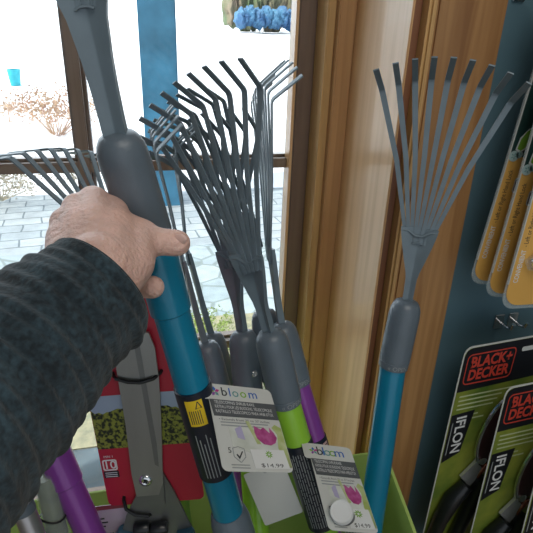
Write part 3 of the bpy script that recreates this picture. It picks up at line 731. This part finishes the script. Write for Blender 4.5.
a = aty(552, -12, .64); root = thing('peg_hook', Vector((a.x, YC+.012, a.z)), 'long chrome peg hook above the photo carrying the three orange tool cards', 'hook', 'chrome peg hooks')
bm = NB(); tube(bm, [Vector((a.x, YC+.012, a.z)), Vector((a.x, .56, a.z)), Vector((a.x, .55, a.z+.012))], .0026, 12); link('rod', bm, CHROME, root)
bm = NB(); box(bm, a.x-.009, a.x+.009, YC+.008, YC+.0118, a.z-.014, a.z+.014, .001); link('mounting_plate', bm, CHROME, root, False)

def bd_pack(y, TL, BL, label):
    tl, bl = aty(*TL, y), aty(*BL, y); f = Fr(bl, Vector((1, .05, .045)), Vector((0, 0, 1)))
    f.v = (tl-bl).normalized(); L = (tl-bl).length/1.70; f.u = f.u*1.27; f.v = f.v*1.70
    root = thing('pruner_pack', f.o, label, 'package', 'pruner cards on the blue wall')
    w_, H = .150, L+.002
    b0 = -.05
    bm = NB(); slab(bm, f, rrect(-.0018, b0-.002, w_+.0018, H+.0018, .010), -.0008, 0); link('card', bm, WHITEC, root, False)
    bm = NB(); slab(bm, f, rrect(0, b0, w_, H, .009), 0, .0004); link('printed_front', bm, BDGREEN, root, False)
    hb = H-.050
    bm = NB(); slab(bm, f, [(0, hb), (w_, hb+.004), (w_, H-.010), (w_-.01, H), (.009, H), (.0026, H-.0026), (0, H-.009)], .0005, .0007); link('black_header', bm, BLACKC, root, False)
    x0, x1, y0, y1 = .005, .076, hb+.008, H-.007
    o2 = rrect(x0, y0, x1, y1, .006); i2 = rrect(x0+.0013, y0+.0013, x1-.0013, y1-.0013, .005)
    bm = NB()
    for i in range(len(o2)): j = (i+1) % len(o2); slab(bm, f, [o2[i], o2[j], i2[j], i2[i]], .0008, .0011)
    link('logo_frame', bm, BDRED, root, False)
    bm = NB(); slab(bm, f, rrect(.084, H-.014, .112, H-.009, .0024), .0008, .0011); link('hang_slot', bm, WHITEC, root, False)
    cy = (y0+y1)/2
    text('logo_text', 'BLACK+', .0170, BDRED, root, f, .0415, cy+.0073, .0010, bold=.0006, width=.060)
    text('logo_text', 'DECKER', .0170, BDRED, root, f, .0405, cy-.0073, .0010, bold=.0006, width=.060)
    bm = NB()
    for i, Lx in enumerate((.10, .065, .060, .055, .035, .045)): 
        yy = hb-.007-.0052*i-(.004 if i > 3 else 0); slab(bm, f, [(.006, yy), (.006+Lx, yy), (.006+Lx, yy+.0017), (.006, yy+.0017)], .0005, .0006)
    link('small_text', bm, mat('pale_green_print', (.48, .55, .32), .5), root, False)
    yb = hb-.090
    bm = NB(); slab(bm, f, [(.001, yb), (.027, yb+.010), (.035, yb+.064), (.001, yb+.062)], .0005, .0008); link('black_print_panel', bm, BLACKC, root, False)
    text('vertical_text', 'IFLON', .0205, WHITE, root, f, .0170, yb+.035, .0010, -math.pi/2+.03, bold=.0004, width=.047)
    bm = NB(); slab(bm, f, [(.0045, yb+.01), (.0058, yb+.01), (.0058, yb+.052), (.0045, yb+.052)], .0009, .0010); link('small_text', bm, GREYTXT, root, False)
    # pruner: curved blade, hook, joint and handles
    def arc(cx, cy, rx, ry, a0, a1, n): return [(cx+rx*math.cos(math.radians(a0+(a1-a0)*i/n)), cy+ry*math.sin(math.radians(a0+(a1-a0)*i/n))) for i in range(n+1)]
    bx, by = .066, yb+.000
    bm = NB(); slab(bm, f, rot2(arc(0, 0, .024, .042, 0, 360, 28)[:-1], -.28, bx+.013, by+.032), .003, .0055); link('cutting_blade', bm, MAROON, root, False)
    bm = NB(); pts = rot2(arc(0, 0, .0265, .045, 70, 245, 18), -.28, bx+.012, by+.032); tube(bm, [f(x, y_, .0062) for x, y_ in pts], .0038, 8); link('blade_edge', bm, CHROME, root)
    bm = NB(); slab(bm, f, rot2([(-.013, -.012), (.013, -.012), (.013, .014), (-.010, .016)], -.75, bx-.014, by-.022), .003, .0085); link('steel_shank', bm, mat('pale_steel', (.55, .56, .57), .25, .5), root, False)
    bm = NB(); lathe(bm, f(bx-.002, by-.006, .006), f.n, [(0, .0085), (.003, .0085), (.005, .006), (.005, .003)], 22); link('pivot_bolt', bm, CHROME, root)
    bm = NB(); pts = arc(bx+.012, by-.034, .014, .020, 60, 260, 12); tube(bm, [f(x, y_, .006) for x, y_ in pts], [.0055]*5+[.005, .0048, .0044, .004, .0036, .003, .002, .001], 10); link('hooked_jaw', bm, COPPER, root)
    bm = NB(); hp = [(bx-.022, by-.032), (bx-.040, by-.048), (bx-.052, by-.075), (bx-.058, by-.105), (bx-.058, by-.14)]
    hp = [p for p in hp if p[1] > b0+.01]; tube(bm, [f(x, y_, .013) for x, y_ in hp], [.013, .0165, .014, .0125, .013][:len(hp)], 18); link('handle', bm, BLACKP, root)
    bm = NB(); hp = [(bx+.004, by-.030), (bx-.002, by-.055), (bx-.012, by-.085), (bx-.020, by-.115), (bx-.022, by-.14)]
    hp = [p for p in hp if p[1] > b0+.01]; tube(bm, [f(x, y_, .013) for x, y_ in hp], [.012, .0145, .013, .0125, .013][:len(hp)], 18); link('handle', bm, BLACKP, root)
    return root
bd_pack(.625, (466, 351), (424, 533), 'pruner card with red framed logo on black, rear left one fully showing its logo')
bd_pack(.570, (507, 391), (471, 535), 'pruner card overlapping the first one in front, logo cut by the photo edge')
bd_pack(.515, (549, 432), (502, 612), 'third pruner card, only its white corner showing at the bottom right of the photo')
hook(510, 331, .668, 'chrome peg hook above the pruner cards, the left of two')
hook(524, 329, .668, 'chrome peg hook above the pruner cards, the right of two')

# ------------------------------------------------------------------ person: hand and sleeve
def capsule(bm, p0, p1, r0, r1, seg=16):
    d = p1-p0; L = d.length; a = d/L if L > 1e-6 else Vector((0, 0, 1)); pr_ = []
    for k_ in range(6): t = math.pi/2*k_/5; pr_.append((-r0*math.cos(t), max(1e-4, r0*math.sin(t))))
    for k_ in range(6): t = math.pi/2*k_/5; pr_.append((L+r1*math.sin(t), max(1e-4, r1*math.cos(t))))
    lathe(bm, p0, a, pr_, seg)
hb_ = NB()
def chain(pts):
    for i in range(len(pts)-1): capsule(hb_, at(*pts[i][:3]), at(*pts[i+1][:3]), pts[i][3], pts[i+1][3])
wr = (98, 268, .385, .026)
# palm / back of the hand
kn = {'index': (112, 211, .445, .0135), 'middle': (93, 201, .440, .0130), 'ring': (77, 208, .433, .0125), 'little': (64, 222, .425, .0115)}
chain([(60, 330, .36, .030), wr])
for k_, q in kn.items():
    off = {'index': (112, 250), 'middle': (100, 250), 'ring': (86, 252), 'little': (76, 258)}[k_]
    chain([(off[0], off[1]+14, .395, .022), (off[0]*.5+q[0]*.5, off[1]*.5+q[1]*.5, .418, .0185), q])
# fingers go away from the viewer and close behind the tube
chain([kn['index'], (122, 205, .478, .0105), (146, 218, .505, .0095), (163, 232, .500, .0085)])
chain([kn['middle'], (103, 203, .482, .0105), (128, 226, .515, .0095), (152, 245, .512, .0085)])
chain([kn['ring'], (88, 220, .475, .0100), (112, 246, .505, .0092), (140, 262, .505, .0082)])
chain([kn['little'], (74, 240, .460, .0095), (100, 270, .480, .0088), (132, 288, .470, .0088), (153, 287, .452, .0100)])
# thumb: leaves the side of the palm near the wrist and lies over the front of the tube
chain([(112, 278, .392, .022), (128, 262, .408, .0205), (135, 246, .425, .0180), (150, 241, .430, .0130), (163, 242, .433, .0112), (177, 243, .436, .0112)])
chain([(118, 238, .425, .019), (136, 246, .425, .0175)])
chain([(120, 228, .432, .0145), (143, 235, .432, .013)])
me = bpy.data.meshes.new('person'); base = at(98, 268, .385)
for v in hb_.verts: v.co -= base
hb_.to_mesh(me); hb_.free()
tmp = bpy.data.objects.new('tmp', me); COL.objects.link(tmp)
md = tmp.modifiers.new('r', 'REMESH'); md.mode = 'VOXEL'; md.voxel_size = .0016; md.use_smooth_shade = True
ms = tmp.modifiers.new('s', 'SMOOTH'); ms.factor = .6; ms.iterations = 14
me2 = bpy.data.meshes.new_from_object(tmp.evaluated_get(bpy.context.evaluated_depsgraph_get())); bpy.data.objects.remove(tmp)
person = bpy.data.objects.new('person', me2); COL.objects.link(person); person.location = base; person['_w'] = list(base)
me2.materials.clear(); me2.materials.append(SKIN)
for p_ in me2.polygons: p_.use_smooth = True
tag(person, 'person in a dark grey knit sleeve reaching in and gripping the blue rake', 'person')
# thumb nail
bm = NB(); c = at(180, 239, .4262); u_, w_ = camv(.95, -.1, .3), camv(.1, .8, .6)
nn = u_.cross(w_).normalized()
rr = bmesh.ops.create_uvsphere(bm, u_segments=16, v_segments=10, radius=1)
for v in bm.verts: v.co = c + u_*v.co.x*.0062 + w_*v.co.y*.0048 + nn*v.co.z*.0016
link('thumbnail', bm, NAIL, person)
# sleeve
KN = bpy.data.materials.new('charcoal_knit'); KN.use_nodes = True
n, l = KN.node_tree.nodes, KN.node_tree.links; b = n['Principled BSDF']; b.inputs['Roughness'].default_value = .95; b.inputs['Sheen Weight'].default_value = .12; b.inputs['Sheen Roughness'].default_value = .6
tc = n.new('ShaderNodeTexCoord'); nz = n.new('ShaderNodeTexNoise'); nz.inputs['Scale'].default_value = 260; nz.inputs['Detail'].default_value = 6; l.new(tc.outputs['Object'], nz.inputs['Vector'])
n2 = n.new('ShaderNodeTexNoise'); n2.inputs['Scale'].default_value = 45; n2.inputs['Detail'].default_value = 6; l.new(tc.outputs['Object'], n2.inputs['Vector'])
mx = n.new('ShaderNodeMath'); mx.operation = 'MULTIPLY'; l.new(nz.outputs['Fac'], mx.inputs[0]); l.new(n2.outputs['Fac'], mx.inputs[1])
cr = n.new('ShaderNodeValToRGB'); l.new(mx.outputs[0], cr.inputs[0]); cr.color_ramp.elements[0].position = .15; cr.color_ramp.elements[1].position = .42
cr.color_ramp.elements[0].color = (.004, .011, .016, 1); cr.color_ramp.elements[1].color = (.034, .066, .086, 1); l.new(cr.outputs[0], b.inputs['Base Color'])
bp = n.new('ShaderNodeBump'); bp.inputs['Strength'].default_value = .8; bp.inputs['Distance'].default_value = .0015; l.new(nz.outputs['Fac'], bp.inputs['Height']); l.new(bp.outputs[0], b.inputs['Normal'])
A0, A1, A2, A3 = at(102, 283, .392), at(18, 366, .345), at(-95, 480, .28), at(-260, 660, .21)
bm = NB(); NS, SG = 150, 72
rings = []
def bez(t):
    pts_ = [A0, A1, A2, A3]; x = t*3; i = min(2, int(x)); f_ = x-i
    p0 = pts_[max(0, i-1)]; p1 = pts_[i]; p2 = pts_[i+1]; p3 = pts_[min(3, i+2)]
    return .5*((2*p1)+(p2-p0)*f_+(2*p0-5*p1+4*p2-p3)*f_*f_+(3*p1-p0-3*p2+p3)*f_**3)
hint = UP
for i in range(NS+1):
    t = i/NS; p = bez(t); tg = (bez(min(1, t+.01))-bez(max(0, t-.01))).normalized()
    u = (hint-tg*hint.dot(tg)).normalized(); w_ = tg.cross(u)
    r = .0430+.0085*min(1, t*3)+.012*t
    ring = []
    s = t*.42
    for k_ in range(SG):
        a = 2*math.pi*k_/SG; ph = a+.6*math.sin(a*1+.5)
        fold = .0009*math.sin(s*230+1.6*math.sin(a+.8)+.8*math.sin(2*a))+.0007*math.sin(s*360+2.2*math.cos(a*1.0+1)) if t > .03 else 0
        fold += .0035*noise.noise(Vector((math.cos(a)*1.3, math.sin(a)*1.3, s*22)))+.0045*noise.noise(Vector((math.cos(a)*.8+4, math.sin(a)*.8, s*9)))
        rr_ = r+fold*(min(1, t*12))
        if t < .012: rr_ -= .0012
        ring.append(p+(u*math.cos(a)+w_*math.sin(a)*.96)*rr_)
    rings.append(ring)
inner = []
for t_, dr in ((0, .9), (.03, .86)):
    p = bez(t_); tg = (bez(t_+.01)-bez(max(0, t_-.01))).normalized(); u = (hint-tg*hint.dot(tg)).normalized(); w_ = tg.cross(u)
    inner.append([p+(u*math.cos(2*math.pi*k_/SG)+w_*math.sin(2*math.pi*k_/SG)*.96)*.0435*dr for k_ in range(SG)])
allr = [inner[1], inner[0]]+rings
vr = [[bm.verts.new(q) for q in r_] for r_ in allr]
for i in range(len(vr)-1):
    for k_ in range(SG): bm.faces.new((vr[i][k_], vr[i][(k_+1) % SG], vr[i+1][(k_+1) % SG], vr[i+1][k_]))
bm.faces.new(vr[-1])
sl = link('sleeve', bm, KN, person)
for p_ in sl.data.polygons: p_.use_smooth = True

# ------------------------------------------------------------------ light
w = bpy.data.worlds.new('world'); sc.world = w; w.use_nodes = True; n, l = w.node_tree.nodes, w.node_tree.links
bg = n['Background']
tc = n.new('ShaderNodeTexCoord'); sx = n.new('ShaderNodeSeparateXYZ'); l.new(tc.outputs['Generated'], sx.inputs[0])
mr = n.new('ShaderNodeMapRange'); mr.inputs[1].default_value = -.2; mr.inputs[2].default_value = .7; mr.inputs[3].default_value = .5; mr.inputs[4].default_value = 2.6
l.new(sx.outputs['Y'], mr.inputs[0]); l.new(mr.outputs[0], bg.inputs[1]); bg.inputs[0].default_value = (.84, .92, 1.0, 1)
sd = bpy.data.lights.new('sun', 'SUN'); sd.energy = 3.6; sd.angle = .01; sd.color = (1, .96, .90)
so = bpy.data.objects.new('sun', sd); COL.objects.link(so)
d = Vector((.62, .22, -.75)); so.rotation_euler = d.to_track_quat('-Z', 'Y').to_euler(); so.location = (-2, -1, 5)
def area(name, loc, size, e, col, target):
    a = bpy.data.lights.new(name, 'AREA'); a.energy = e; a.size = size; a.color = col; o = bpy.data.objects.new(name, a); COL.objects.link(o); o.location = loc
    o.rotation_euler = (Vector(target)-Vector(loc)).to_track_quat('-Z', 'Y').to_euler()
area('fill_lamp', (.3, -.6, 2.55), 1.2, 10, (1, .94, .86), (.3, -.6, 0))  # unseen area lamp added overhead as soft fill for the interior
vs = sc.view_settings; vs.view_transform = 'Standard'; vs.look = 'None'; vs.gamma = 1; vs.exposure = 0.5; vs.use_curve_mapping = False
for o in list(bpy.data.objects):
    if '_w' in o: del o['_w']
